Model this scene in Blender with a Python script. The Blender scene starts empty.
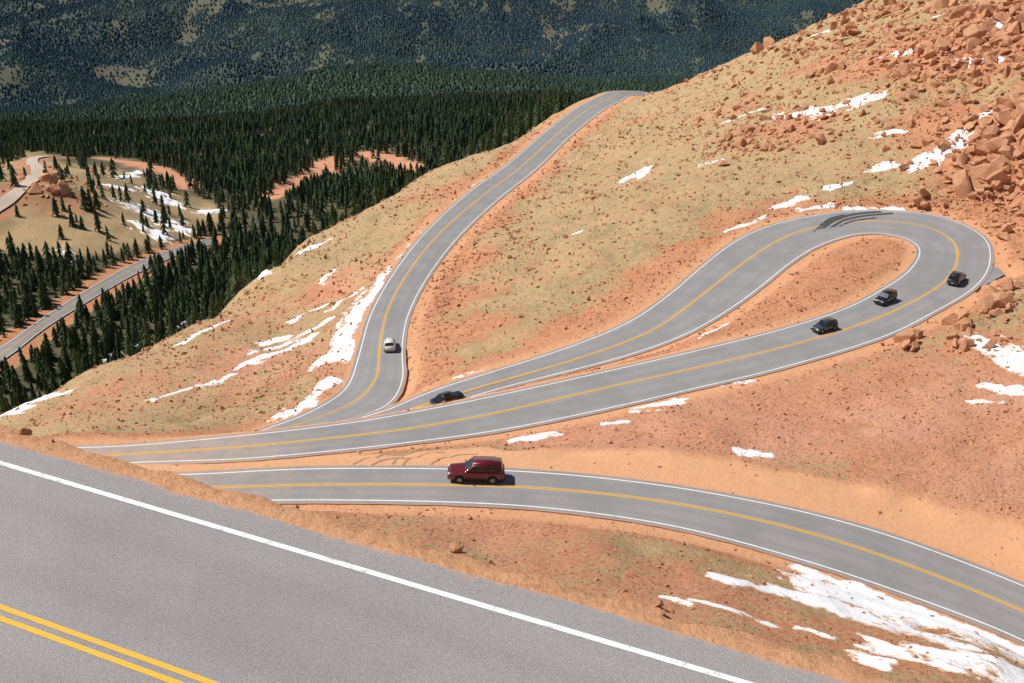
import bpy, bmesh, math, random
import numpy as np
from mathutils import Vector, Matrix, Euler
random.seed(7); rng=np.random.default_rng(11)
sc=bpy.context.scene
COL=sc.collection
# ------------------------------------------------------------------ camera model
F=1100.0; P=math.radians(26.0); SP,CP=math.sin(P),math.cos(P)
def unproj(u,v,drop):
    yv=-(v-341.5)/F; zc=drop/(SP-yv*CP)
    return np.array([(u-512)/F*zc, zc*(CP+yv*SP), -drop])
def byz(u,zc,drop):
    yv=(SP-drop/zc)/CP
    return np.array([(u-512)/F*zc, zc*(CP+yv*SP), -drop])
def proj(X,Y,Z):
    zc=Y*CP-Z*SP; yc=Y*SP+Z*CP
    zs=np.where(zc>1,zc,1)
    return 512+F*X/zs, 341.5-F*yc/zs, zc
# ------------------------------------------------------------------ noise
def _h(xi,yi,s):
    h=(xi*374761393+yi*668265263+s*1446653)&0xffffffff
    h=((h^(h>>13))*1274126177)&0xffffffff
    return ((h^(h>>16))&0xffffff)/float(0xffffff)
def vnoise(x,y,s=0):
    xf=np.floor(x); yf=np.floor(y); xi=xf.astype(np.int64); yi=yf.astype(np.int64)
    fx=x-xf; fy=y-yf; fx=fx*fx*(3-2*fx); fy=fy*fy*(3-2*fy)
    a=_h(xi,yi,s);b=_h(xi+1,yi,s);c=_h(xi,yi+1,s);d=_h(xi+1,yi+1,s)
    return (a*(1-fx)+b*fx)*(1-fy)+(c*(1-fx)+d*fx)*fy
def fbm(x,y,s=0,o=4):
    x=np.asarray(x,float); y=np.asarray(y,float)
    r=0;a=.5;t=0
    for i in range(o):
        r=r+a*vnoise(x*2**i+17.3*i,y*2**i-9.1*i,s+i); t+=a; a*=.5
    return r/t
def sstep(a,b,x):
    t=np.clip((x-a)/(b-a),0,1); return t*t*(3-2*t)
# ------------------------------------------------------------------ roads (stations: left, centre, right edge points in image pixels + assumed drop)
B=[(1240,748,1240,710,1240,672,55),(1150,708,1150,672,1150,640,54.7),(1024,640,1024,611,1024,586,54),(900,592,900,562,900,539,53),(800,559,800,530,800,511,52),
   (680,527,680,504,680,488,51.2),(560,509,560,489.5,560,474,50.7),(450,502,450,485,450,469,50.3),(300,500,300,485,300,469,49.9),
   (175,503,175,489,175,475,49.6)]
C=[(110,447,110,455.5,110,464,55.6),(240,436,240,447,240,459,55.8),(350,423,350,436,350,449,56),(420,411,420,427,420,441,56.1),(500,395,500,412,500,430,56.2),
   (600,373,600,389,600,410,56.3),(700,350,700,367,700,387,56.4),(780,330,780,348,780,368,56.5),
   (845,309,862,324,880,338,56.6),(885,288,908,304,932,313,56.8),(908,272,943,283,975,287,57),(919,257,957,262,990,262,57.2),
   (918,246,953,241,983,236,57.3),(905,238,925,226,943,217,57.4),(880,233,888,221,895,211,57.5),
   (850,235,845,222,840,212,57.7),(815,247,800,231,783,222,58),(787,265,765,248,741,238,58.3),(760,287,730,273,704,265,58.6),
   (728,310,698,298,674,291,59),(684,335,655,329,630,322,59.5),(625,356,595,353,570,347,60),(560,373,530,373,505,368,60.5),
   (500,388,470,390,450,385,61),(450,404,425,405,415,398,61.4),
   (405,421,390,415,393,408,61.8),(350,437,350,428,362,417.5,62.1),(272,450,298,438,336,424.5,62.4),(238,441,270,433,330,425.5,62.8),
   (262,430,300,424,348,420,63.2),(298,418,331,413,376,411,63.7),(329,402,359,399,394,399,64.4),(349,385,377,377,403,377,65.2),
   (360,352,380,345,402,347,66.5),(372,312,389,307,409,312,67.6),(396,270,412,267,430,273,68.7),
   (427,231,442,231,459,236,70),(467,194,481,197,497,200,71.5),(507,165,521,167,537,168,73.5),(542,135,555,136,569,137,76),
   (574,110,587,110,601,111,79),(598,97,610,98.5,620,101,82),(615,91,624,92,632,95,86),(640,91,652,93,662,96,93)]
def world_stations(lst):
    L=[];Cc=[];R=[]
    for a in lst:
        L.append(unproj(a[0],a[1],a[6]));Cc.append(unproj(a[2],a[3],a[6]));R.append(unproj(a[4],a[5],a[6]))
    return np.array(L),np.array(Cc),np.array(R)
BL,BC,BR=world_stations(B); CL,CC,CR=world_stations(C)
p1=BC[-1]; d1=BC[-1]-BC[-2]; d1/=np.linalg.norm(d1)
p2=CC[0]; d2=CC[0]-CC[1]; d2/=np.linalg.norm(d2)
HL=[];HC=[];HR=[]
bz=[p1,p1+d1*26,p2+d2*26,p2]
for t in np.linspace(0,1,7)[1:-1]:
    q=(1-t)**3*bz[0]+3*(1-t)**2*t*bz[1]+3*(1-t)*t*t*bz[2]+t**3*bz[3]
    tg=3*(1-t)**2*(bz[1]-bz[0])+6*(1-t)*t*(bz[2]-bz[1])+3*t*t*(bz[3]-bz[2]); tg/=np.linalg.norm(tg[:2])
    n=np.array([-tg[1],tg[0],0])*3.1
    HC.append(q);HL.append(q+n);HR.append(q-n)
SL=np.vstack([BL,HL,CL]);SC_=np.vstack([BC,HC,CC]);SR=np.vstack([BR,HR,CR])
def catmull(A,B_,C_,step):
    n=len(A)
    def ev(Q,i,t):
        a=Q[max(i-1,0)];b=Q[i];c=Q[i+1];d=Q[min(i+2,n-1)]
        return .5*((2*b)+(-a+c)*t+(2*a-5*b+4*c-d)*t*t+(-a+3*b-3*c+d)*t**3)
    o=[[],[],[]]
    for i in range(n-1):
        seg=max(np.linalg.norm(M[i+1]-M[i]) for M in (A,B_,C_))
        k=max(2,int(seg/step))
        for j in range(k):
            for q,M in enumerate((A,B_,C_)): o[q].append(ev(M,i,j/k))
    for q,M in enumerate((A,B_,C_)): o[q].append(M[-1])
    return [np.array(x) for x in o]
def smooth(a,w):
    k=np.ones(2*w+1)/(2*w+1); b=np.vstack([np.repeat(a[:1],w,0),a,np.repeat(a[-1:],w,0)])
    r=np.stack([np.convolve(b[:,i],k,'valid') for i in range(3)],1)
    return r
mL,mC,mR=catmull(SL,SC_,SR,0.8)
mL,mC,mR=[smooth(smooth(x,3),2) for x in (mL,mC,mR)]
zz=(mL[:,2]+mR[:,2]+mC[:,2])/3
for x in (mL,mC,mR): x[:,2]=zz
a0=unproj(0,463,11.6); a1=unproj(745,683,11.6); ad=(a1-a0)/np.linalg.norm(a1-a0); an=np.array([-ad[1],ad[0],0])
ts=np.arange(-70,75,1.0)
def bend(t): return -0.0012*np.clip(t-22,0,None)**2-0.0006*np.clip(-t,0,None)**2
aL=np.array([a0+ad*t+an*(bend(t)) for t in ts]); aC=aL-an*3.3; aR=aL-an*6.6
V=[(-120,432,-120,425,-120,418,160),(0,362,0,355,0,348,161),(45,328,45,322,45,316,163),(95,297,95,291,95,285,166),(135,274,135,269,135,263,169),(180,254,180,250,180,246,172),(215,243,215,240,215,237,176)]
vL,vC,vR=world_stations(V); vL,vC,vR=catmull(vL,vC,vR,2.0); vL,vC,vR=[smooth(x,4) for x in (vL,vC,vR)]
kF0=int(np.argmin(np.linalg.norm(mC-CC[24],axis=1)))-4; kF1=int(np.argmin(np.linalg.norm(mC-CC[33],axis=1)))
# ------------------------------------------------------------------ terrain controls
ctl=[]
def cp(u,v,d): ctl.append(unproj(u,v,d))
def cz(u,z,d): ctl.append(byz(u,z,d))
for i in range(0,len(mC),10):
    ctl.append(mL[i]);
    if np.linalg.norm(mR[i]-mR[max(i-10,0)])>2 or i==0: ctl.append(mR[i]);
for i in range(0,len(vC),6): ctl.append(vC[i])
for t in range(-66,75,8):
    for off,dz in ((1.2,-.1),(-8.5,0),(3.4,-2.9),(6.0,-6.2),(12,-12.2),(20,-19)):
        q=a0+ad*t+an*(bend(t)+off); ctl.append(np.array([q[0],q[1],-11.6+dz]))
for x,y,d in ((0,-4,5.5),(-25,-6,4),(25,-10,4),(0,-40,-14),(-70,-30,-5),(70,-50,-10)): ctl.append(np.array([x,y,-float(d)]))
for a in ((400,540,46.5),(300,515,48),(600,600,45),(600,560,46.8),(700,630,43.5),(750,600,46.5),(850,640,46),(850,680,43.5),(1000,660,47.5),(1024,690,45.5),(950,640,48.8),(500,530,48.2),(1150,760,47)): cp(*a)
for a in ((400,50,35),(600,46,34),(200,60,39),(0,62,39.5),(0,100,59),(0,125,67),(-200,70,46),(800,42,33),(950,42,33)): cz(*a)
for a in ((850,450,53.6),(900,380,55),(1000,400,54.3),(1024,330,55.6),(1024,480,53.2),(1150,400,50),(700,430,54),(600,440,53.8),(1024,290,56),(930,440,53.9),(300,463,52.5),(1080,560,53)): cp(*a)
for a in ((850,275,57),(780,300,57.2),(700,335,57.6),(885,255,57.2)): cp(*a)
for a in ((1024,220,56),(1024,150,50),(1024,60,42),(1024,0,35),(890,0,44),(760,50,64),(700,75,73),(640,100,80),(800,100,54),(900,130,52),(920,190,55.5),(700,180,60.5),
          (600,250,62.5),(560,320,61.8),(500,350,62.6),(640,120,72),(550,200,69),(800,180,57),(620,300,60.5),(950,60,44),(850,50,51),(1150,100,40),(1150,220,50),(1150,0,30),
          (450,345,64.6),(428,345,66),(430,310,67.2),(440,275,68.6),(470,240,68.6),(950,-40,37),(1024,-80,31),(1150,-120,24),(920,-18,40.5)): cp(*a)
for a in ((300,350,71),(240,290,81),(300,245,82.5),(420,178,84),(370,210,83),(160,340,77),(80,378,74),(0,415,72),(100,420,65.5),(200,400,67),(560,112,84),(500,150,80),(50,435,65.5),(330,300,74),(380,250,75),(-120,470,70),(230,424,63.8),(300,397,66)): cp(*a)
for a in ((240,260,117),(240,330,150),(160,230,118),(160,300,150),(80,190,100),(0,180,103),(0,260,145),(300,280,115),(370,300,110),(420,330,118),(420,430,152),(560,420,125),(560,620,180),(640,420,118),(760,400,118),
          (1000,420,100),(900,600,200),(1100,420,95),(1100,600,200),(-200,200,125),(-200,330,165),(-400,400,190),(-150,150,90),(700,800,250),(1000,1000,300)): cz(*a)
for a in ((60,190,156),(20,180,160),(150,215,172),(250,225,182),(30,162,192),(300,190,196),(300,170,203),(450,130,205),(560,105,240),(400,110,255),(100,140,255),(-100,200,175),(200,165,215),
          (0,127,320),(150,127,305),(300,116,300),(450,104,290),(550,98,290)): cp(*a)
for u in (-300,0,250,500,750,1000,1300):
    for z,d in ((1500,430),(2050,650)): cz(u,z,d)
    for v,d in ((104,830),(52,800),(0,735),(-60,640)): cp(u,v,d)
    cz(u,8000,500)
for u,v in ((-200,118),(0,112),(120,100),(220,84),(330,64),(430,60),(520,72),(600,84),(720,84),(900,84),(1200,84)): cp(u,v,2600*(.4384+(v-341.5)*.000817))
cz(-300,14000,500);cz(512,14000,400);cz(1300,14000,500)
ctl=np.array(ctl)
cc=4.0
def mq(ax,ay,bx,by): return np.sqrt((ax[:,None]-bx[None])**2+(ay[:,None]-by[None])**2+cc*cc)
n=len(ctl)
A=np.zeros((n+3,n+3)); A[:n,:n]=mq(ctl[:,0],ctl[:,1],ctl[:,0],ctl[:,1])-np.eye(n)*0.25
A[:n,n]=1;A[:n,n+1]=ctl[:,0]/1000;A[:n,n+2]=ctl[:,1]/1000;A[n:,:n]=A[:n,n:].T
sol=np.linalg.solve(A,np.concatenate([ctl[:,2],[0,0,0]]))
def base(x,y):
    out=np.empty(len(x))
    for i in range(0,len(x),40000):
        xs_=x[i:i+40000];ys_=y[i:i+40000]
        out[i:i+40000]=mq(xs_,ys_,ctl[:,0],ctl[:,1])@sol[:n]+sol[n]+sol[n+1]*xs_/1000+sol[n+2]*ys_/1000
    return out
def axis(lo,hi,st,flo,fhi,g=1.025):
    m=list(np.arange(lo,hi,st)); s=st;a=[];x=m[-1]
    while x<fhi: s*=g; x+=s; a.append(x)
    s=st;b=[];x=m[0]
    while x>flo: s*=g; x-=s; b.append(x)
    return np.array(b[::-1]+m+a)
XS=axis(-125,112,0.65,-7000,7000); YS=axis(2,335,0.65,-80,9000)
GX,GY=np.meshgrid(XS,YS); shp=GX.shape
Z=base(GX.ravel(),GY.ravel()).reshape(shp)
DE=np.full(shp,99.0); RZ=np.zeros(shp); WI=np.full(shp,1.2); WO=np.full(shp,3.6)
def stamp(Lp,Rp,rad,zoff,wi=1.2,wo=3.6,stp=.9):
    wi=np.broadcast_to(wi,(len(Lp),)); wo=np.broadcast_to(wo,(len(Lp),)); zoff=np.broadcast_to(zoff,(len(Lp),))
    for k in range(len(Lp)):
        w_=np.linalg.norm((Lp[k]-Rp[k])[:2]); n_=max(2,int(w_/stp)+1)
        for f in np.linspace(0,1,n_):
            x,y,z=Lp[k]*(1-f)+Rp[k]*f; r=rad if (f in (0.,1.)) else 3.0
            i0,i1=np.searchsorted(XS,(x-r,x+r)); j0,j1=np.searchsorted(YS,(y-r,y+r))
            if i1<=i0 or j1<=j0: continue
            d=np.hypot(GX[j0:j1,i0:i1]-x,GY[j0:j1,i0:i1]-y)-(0 if f in (0.,1.) else .5)
            s=DE[j0:j1,i0:i1]; m=d<s; s[m]=d[m]; RZ[j0:j1,i0:i1][m]=z+zoff[k]; WI[j0:j1,i0:i1][m]=wi[k]; WO[j0:j1,i0:i1][m]=wo[k]
kC0=int(np.argmin(np.linalg.norm(mC-CC[0],axis=1))); kC1=int(np.argmin(np.linalg.norm(mC-CC[7],axis=1)))
wi_=np.full(len(mC),1.25); wo_=np.full(len(mC),3.6); wi_[kC0:kC1]=.85; wo_[kC0:kC1]=2.2
zo_=np.full(len(mC),-.10); zo_[kF0:kF1]=-.42; wi_[kF0:kF1]=.75; wo_[kF0:kF1]=2.2
stamp(mL,mR,14,zo_,wi_,wo_)
stamp(aL+an*.6,aR-an*.6,12,-.06,.45,1.5)
PO=[np.array([unproj(968,262,57.15),unproj(975,274,57.15),unproj(962,290,57.1)]),np.array([unproj(998,267,57.15),unproj(1005,274,57.15),unproj(985,285,57.1)])]
stamp(PO[0],PO[1],6,-.25,1.0,3.)
DEm=DE.copy()
sv=DE.copy(); stamp(vL,vR,22,-.5,4,14)
isv=(DE<sv)
t_=np.clip((WO-DE)/(WO-WI),0,1); wd=t_*t_*(3-2*t_)
near=sstep(700,330,GY)
nz=(fbm(GX/14,GY/14,3,4)-.5)*2.6+(fbm(GX/3.2,GY/3.2,9,3)-.5)*.9
U0,V0,_=proj(GX,GY,Z); craggy=sstep(880,990,U0)*sstep(225,190,V0)+sstep(660,900,U0)*sstep(130,50,V0)*.6
nz=nz+(np.abs(fbm(GX/7,GY/7,44,4)-.5)*-7+1.2)*np.clip(craggy,0,1)
Z=Z+nz*near*sstep(.5,7,DE)*sstep(25,60,GY)+ (fbm(GX/2.2,GY/2.2,14,3)-.5)*.12*sstep(.8,2.5,DE)*sstep(60,25,GY)
Z=Z+(fbm(GX/90,GY/90,21,4)-.5)*16*sstep(250,500,GY)*sstep(1500,900,GY)*sstep(10,40,DE)
Z=Z+(.5-np.abs(fbm(GX/1100,GY/800,31,5)-.5)*3.2)*190*sstep(2900,3700,GY)+(fbm(GX/500,GY/500,36,4)-.5)*90*sstep(2000,2400,GY)
Z=Z*(1-wd)+RZ*wd
def idx(x,y):
    i=np.clip(np.searchsorted(XS,x)-1,0,len(XS)-2); j=np.clip(np.searchsorted(YS,y)-1,0,len(YS)-2)
    return i,j
def samp(G,x,y):
    x=np.asarray(x,float);y=np.asarray(y,float); i,j=idx(x,y)
    fx=np.clip((x-XS[i])/(XS[i+1]-XS[i]),0,1); fy=np.clip((y-YS[j])/(YS[j+1]-YS[j]),0,1)
    return (G[j,i]*(1-fx)+G[j,i+1]*fx)*(1-fy)+(G[j+1,i]*(1-fx)+G[j+1,i+1]*fx)*fy
ZCS=np.exp(np.linspace(math.log(15),math.log(7000),1800))
def hit(u,v,zmin=15):
    yv=-(v-341.5)/F
    zc=ZCS[ZCS>=zmin]
    x=(u-512)/F*zc; y=zc*(CP+yv*SP); z=zc*(-SP+yv*CP)
    d=z-samp(Z,x,y); k=np.argmax(d<0)
    if d[k]>=0: k=len(d)-1
    if k==0: return np.array([x[0],y[0],samp(Z,x[0],y[0])]),zc[0]
    t=d[k-1]/(d[k-1]-d[k]); q=zc[k-1]+(zc[k]-zc[k-1])*t
    X=(u-512)/F*q;Y=q*(CP+yv*SP)
    return np.array([X,Y,float(samp(Z,X,Y))]),q
# ------------------------------------------------------------------ helpers
def mesh_np(name,Vv,Ff,smooth=False):
    Vv=np.asarray(Vv,dtype=np.float32);Ff=np.asarray(Ff,dtype=np.int32); me=bpy.data.meshes.new(name)
    me.vertices.add(len(Vv)); me.vertices.foreach_set("co",Vv.ravel())
    k=Ff.shape[1]; me.loops.add(Ff.size); me.loops.foreach_set("vertex_index",Ff.ravel())
    me.polygons.add(len(Ff)); me.polygons.foreach_set("loop_start",np.arange(0,Ff.size,k,dtype=np.int32))
    me.update(calc_edges=True); me.validate()
    me.polygons.foreach_set("use_smooth",np.full(len(me.polygons),smooth))
    return me
def add(name,me,mat=None,parent=None,**props):
    o=bpy.data.objects.new(name,me); COL.objects.link(o)
    if mat is not None and me is not None and not me.materials: me.materials.append(mat)
    if parent: o.parent=parent
    for k,v in props.items(): o[k]=v
    return o
def newmat(name):
    m=bpy.data.materials.new(name); m.use_nodes=True; nt=m.node_tree; nt.nodes.clear()
    out=nt.nodes.new("ShaderNodeOutputMaterial"); b=nt.nodes.new("ShaderNodeBsdfPrincipled"); nt.links.new(b.outputs[0],out.inputs[0])
    return m,nt,b
class N:
    def __init__(s,nt): s.nt=nt
    def lk(s,a,b): s.nt.links.new(a,b)
    def setin(s,sock,v):
        if isinstance(v,bpy.types.NodeSocket): s.lk(v,sock)
        elif isinstance(v,(tuple,list)) and len(v)==3 and sock.type=='RGBA': sock.default_value=(*v,1)
        else: sock.default_value=v
    def pos(s):
        return s.nt.nodes.new("ShaderNodeNewGeometry").outputs["Position"]
    def noise(s,vec,scale,detail=4,rough=.55):
        n=s.nt.nodes.new("ShaderNodeTexNoise"); n.inputs["Scale"].default_value=scale;n.inputs["Detail"].default_value=detail;n.inputs["Roughness"].default_value=rough
        s.lk(vec,n.inputs["Vector"]); return n.outputs["Fac"]
    def ramp(s,x,a,b,c=0.,d=1.):
        n=s.nt.nodes.new("ShaderNodeMapRange"); n.interpolation_type='SMOOTHSTEP'; s.lk(x,n.inputs[0])
        for i,vv in enumerate((a,b,c,d)): n.inputs[i+1].default_value=vv
        return n.outputs[0]
    def mix(s,f,a,b,mode='MIX'):
        n=s.nt.nodes.new("ShaderNodeMix"); n.data_type='RGBA'; n.blend_type=mode
        s.setin(n.inputs[0],f); s.setin(n.inputs[6],a); s.setin(n.inputs[7],b); return n.outputs[2]
    def math(s,op,a,b=0.):
        n=s.nt.nodes.new("ShaderNodeMath"); n.operation=op; s.setin(n.inputs[0],a); s.setin(n.inputs[1],b); return n.outputs[0]
    def attr(s,name):
        n=s.nt.nodes.new("ShaderNodeAttribute"); n.attribute_name=name; return n
    def sep(s,c):
        n=s.nt.nodes.new("ShaderNodeSeparateColor"); s.lk(c,n.inputs[0]); return n.outputs
    def bump(s,h,strength,dist,b):
        n=s.nt.nodes.new("ShaderNodeBump"); n.inputs["Strength"].default_value=strength;n.inputs["Distance"].default_value=dist; s.lk(h,n.inputs["Height"]); s.lk(n.outputs[0],b.inputs["Normal"])
def simple(name,col,rough=.6,metal=0,coat=0,var=0.,scale=4.):
    m,nt,b=newmat(name); k=N(nt)
    f=k.noise(k.pos(),scale,3)
    lo=tuple(c*(1-var) for c in col); hi=tuple(min(1,c*(1+var)) for c in col)
    k.lk(k.mix(f,lo,hi),b.inputs["Base Color"]); b.inputs["Roughness"].default_value=rough; b.inputs["Metallic"].default_value=metal
    b.inputs["Coat Weight"].default_value=coat; b.inputs["Coat Roughness"].default_value=.05
    return m
# ------------------------------------------------------------------ materials
mg,nt,b=newmat("alpine_ground"); k=N(nt); pos=k.pos()
at=k.attr("zone"); s=k.sep(at.outputs["Color"]); alpha=at.outputs["Alpha"]; smo=k.attr("graded").outputs["Fac"]
n1=k.noise(pos,.12,6,.6); n2=k.noise(pos,.9,6,.7); n3=k.noise(pos,3.2,6,.8); n4=k.noise(pos,.35,6,.7)
grass=k.mix(k.ramp(n1,.38,.62),(.55,.385,.19),(.43,.335,.16))
grass=k.mix(k.ramp(n2,.42,.64),grass,(.60,.42,.245))
grass=k.mix(k.ramp(n4,.51,.64,0,.8),grass,(.65,.35,.20))
dirt=k.mix(k.ramp(n2,.35,.65),(.72,.335,.175),(.56,.24,.12))
pink=k.mix(k.ramp(n1,.35,.65),(.78,.405,.26),(.70,.33,.195))
dirt=k.mix(s[2],dirt,pink)
dirt=k.mix(smo,dirt,(.70,.37,.195))
f=k.math('ADD',s[0],k.math('MULTIPLY',k.math('SUBTRACT',n2,.5),1.5)); f=k.math('ADD',f,k.math('MULTIPLY',k.math('SUBTRACT',n1,.5),.9))
f=k.ramp(f,.28,.66)
col=k.mix(f,grass,dirt)
sp=k.math('SUBTRACT',1.,k.math('MULTIPLY',smo,.7))
dk=k.ramp(n3,.50,.37,0,.9); col=k.mix(k.math('MULTIPLY',dk,sp),col,k.mix(1.,col,(.50,.44,.38),'MULTIPLY'))
lt=k.ramp(n3,.55,.70,0,.8); col=k.mix(k.math('MULTIPLY',lt,sp),col,k.mix(1.,col,(1.22,1.2,1.18),'MULTIPLY'))
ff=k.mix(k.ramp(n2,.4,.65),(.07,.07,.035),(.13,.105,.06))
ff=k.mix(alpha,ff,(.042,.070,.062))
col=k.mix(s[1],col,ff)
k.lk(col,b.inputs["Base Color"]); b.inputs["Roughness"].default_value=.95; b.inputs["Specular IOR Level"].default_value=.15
k.bump(k.math('MULTIPLY',k.math('ADD',k.math('MULTIPLY',n2,.6),k.math('MULTIPLY',n3,.35)),sp),1.,.65,b)
def asphalt(name,light,dark,fine=60.,con=.22,ed=(1.06,1.17)):
    m,nt,b=newmat(name); k=N(nt); pos=k.pos(); uv=k.attr("across").outputs["Fac"]; du_=k.attr("dust").outputs["Fac"]
    n1=k.noise(pos,.25,5); n2=k.noise(pos,fine,4,.8); n3=k.noise(pos,3,5,.65); n5=k.noise(pos,.6,5,.7)
    c=k.mix(k.ramp(n1,.35,.65),dark,light)
    c=k.mix(k.ramp(n2,.36,.64),k.mix(1.,c,(1-con,)*3,'MULTIPLY'),k.mix(1.,c,(1+con,)*3,'MULTIPLY'))
    au=k.math('ABSOLUTE',uv)
    w=k.math('ADD',k.ramp(k.math('ABSOLUTE',k.math('SUBTRACT',au,.27)),0,.14,1,0),k.ramp(k.math('ABSOLUTE',k.math('SUBTRACT',au,.72)),0,.14,1,0))
    c=k.mix(k.math('MULTIPLY',w,k.ramp(n1,.3,.7,.1,.38)),c,k.mix(1.,c,(.76,.76,.78),'MULTIPLY'))
    c=k.mix(k.ramp(k.math('ADD',k.math('MULTIPLY',du_,.8),k.math('MULTIPLY',n5,.55)),.42,.9,0,.7),c,(.55,.38,.27))
    e=k.ramp(k.math('ADD',au,k.math('MULTIPLY',k.math('SUBTRACT',n3,.5),.16)),ed[0],ed[1],0,.7)
    c=k.mix(e,c,(.52,.30,.19))
    k.lk(c,b.inputs["Base Color"]); b.inputs["Roughness"].default_value=.85; b.inputs["Specular IOR Level"].default_value=.3
    k.bump(n2,.5,.012,b); return m
mAs=asphalt("weathered_asphalt",(.295,.28,.272),(.252,.242,.236),14.,.12)
mAsN=asphalt("coarse_asphalt",(.31,.288,.276),(.265,.248,.24),42.,.28,(1.12,1.17))
def paint(name,col,wear=.6):
    m,nt,b=newmat(name);k=N(nt);pos=k.pos(); n=k.noise(pos,6,6,.7)
    k.lk(k.mix(k.ramp(n,.52,.68,0,wear),col,(.30,.28,.26)),b.inputs["Base Color"]); b.inputs["Roughness"].default_value=.7; return m
mWh=paint("white_road_paint",(.80,.80,.78),.6); mYe=paint("yellow_road_paint",(.80,.42,.03),.4)
mSn,nt,b=newmat("old_snow");k=N(nt);pos=k.pos();nn=k.noise(pos,1.1,5,.6); cov=k.attr("cover").outputs["Fac"]; nf=k.noise(pos,3.5,6,.75)
c=k.mix(k.ramp(nn,.5,.8,0,.4),(.86,.87,.88),(.70,.62,.57))
c=k.mix(k.ramp(k.math('ADD',cov,k.math('MULTIPLY',k.math('SUBTRACT',nf,.5),1.6)),.02,.45,1,0),c,(.58,.40,.27))
k.lk(c,b.inputs["Base Color"]);b.inputs["Roughness"].default_value=.6
k.bump(k.noise(pos,2.5,4),.5,.15,b)
mRk,nt,b=newmat("red_granite");k=N(nt);pos=k.pos();n1=k.noise(pos,.7,5,.6);n2=k.noise(pos,4,5,.7)
c=k.mix(k.ramp(n1,.35,.65),(.74,.36,.18),(.57,.255,.125)); c=k.mix(k.ramp(n2,.35,.7,0,.6),c,(.74,.44,.27)); c=k.mix(k.ramp(k.noise(pos,1.7,6,.7),.58,.74,0,.6),c,(.22,.13,.09))
k.lk(c,b.inputs["Base Color"]);b.inputs["Roughness"].default_value=.9;k.bump(n2,1.,.35,b)
def foliage(name,c1,c2,sc_):
    m,nt,b=newmat(name);k=N(nt);pos=k.pos();n1=k.noise(pos,sc_,3,.6)
    k.lk(k.mix(k.ramp(n1,.35,.65),c1,c2),b.inputs["Base Color"]);b.inputs["Roughness"].default_value=.85;b.inputs["Specular IOR Level"].default_value=.2;return m
mF1=foliage("spruce_needles",(.036,.062,.022),(.082,.108,.042),.5)
mF2=foliage("forest_needles",(.036,.060,.027),(.070,.094,.042),.06)
mF3,nt,b=newmat("haze_tinted_needles");k=N(nt);pos=k.pos();n1=k.noise(pos,.0022,4,.6);n2=k.noise(pos,.03,3)
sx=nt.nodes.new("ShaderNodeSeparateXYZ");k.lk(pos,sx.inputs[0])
c=k.mix(k.ramp(n1,.38,.62),(.040,.076,.100),(.066,.110,.102)); c=k.mix(k.ramp(sx.outputs[1],2500,3100,.85,0),c,(.060,.094,.052)); c=k.mix(k.ramp(n2,.4,.7,0,.3),c,k.mix(1.,c,(1.3,1.25,1.15),'MULTIPLY'))  # blue aerial haze painted into the needle colour, giving way to green nearer
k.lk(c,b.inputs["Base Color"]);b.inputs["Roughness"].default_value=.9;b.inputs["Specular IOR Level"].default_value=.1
mBk=simple("bark",(.12,.08,.05),.9,var=.3)
# ------------------------------------------------------------------ ground mesh
U,Vp,ZC=proj(GX,GY,Z)
dirt=np.zeros(shp); pinkA=np.zeros(shp)
d_=np.clip(DEm,0,None); dirt=np.maximum(dirt,.95*np.exp(-(d_/5.2)**2))
def blob(u,v,r,amt,pk):
    global dirt,pinkA
    q,_=hit(u,v); g=np.exp(-(((GX-q[0])**2+(GY-q[1])**2)/(r*r))); dirt=np.maximum(dirt,g*amt); pinkA=np.maximum(pinkA,g*pk)
for a in ((600,435,12,1,.9),(700,430,14,1,1),(800,420,16,1,1),(870,420,16,1,1),(950,400,16,1,.9),(1010,470,18,1,.8),(1010,360,12,.9,.5),(500,455,8,.9,.6),(300,465,10,1,.3),(200,465,10,1,.2),
          (440,300,8,1,.2),(435,340,7,1,.2),(458,265,8,1,.2),(425,370,6,.95,.2),(470,330,8,.8,.3),(450,380,8,.95,.2),(480,225,8,.9,.3),(508,195,8,.9,.3),(538,175,8,.85,.3),(480,290,7,.7,.3),
          (650,296,8,1,.3),(700,254,8,1,.3),(600,324,8,1,.3),(560,343,8,.95,.3),(745,222,7,.95,.3),(620,315,8,1,.3),(675,272,8,1,.3),(510,360,7,.9,.3),(790,208,6,.85,.3),
          (850,270,10,1,.2),(800,300,9,1,.2),(885,250,8,1,.2),(740,320,7,1,.2),(680,345,6,1,.2),
          (1005,160,13,1,.1),(985,40,18,1,.1),(900,50,18,.75,.2),(830,60,16,.55,.2),(1010,220,10,1,.1),(790,130,12,.65,.2),(640,120,12,.6,.4),(560,130,16,.6,.4),(950,130,14,.75,.2),(730,110,14,.5,.2),(690,80,14,.55,.2),
          (500,530,12,.7,.6),(350,508,8,.9,.3),(700,590,9,.7,.5),(900,600,10,.75,.3),(400,540,8,.8,.5),(640,600,9,.65,.3),(900,650,9,.65,.3),(560,560,9,.6,.5),(760,620,8,.6,.4),
          (250,370,24,.55,.9),(340,290,14,.65,.8),(130,390,20,.5,.8),(450,190,16,.6,.6),(300,420,8,.7,.3),(650,200,14,.3,.2),(280,310,18,.55,.8),(560,260,14,.35,.3),
          (60,195,24,.6,.3),(30,170,22,.6,.3),(310,177,22,1,.5),(395,160,22,1,.5)): blob(*a)
graded=sstep(3.4,1.2,np.clip(DEm,0,99))*.8
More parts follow.
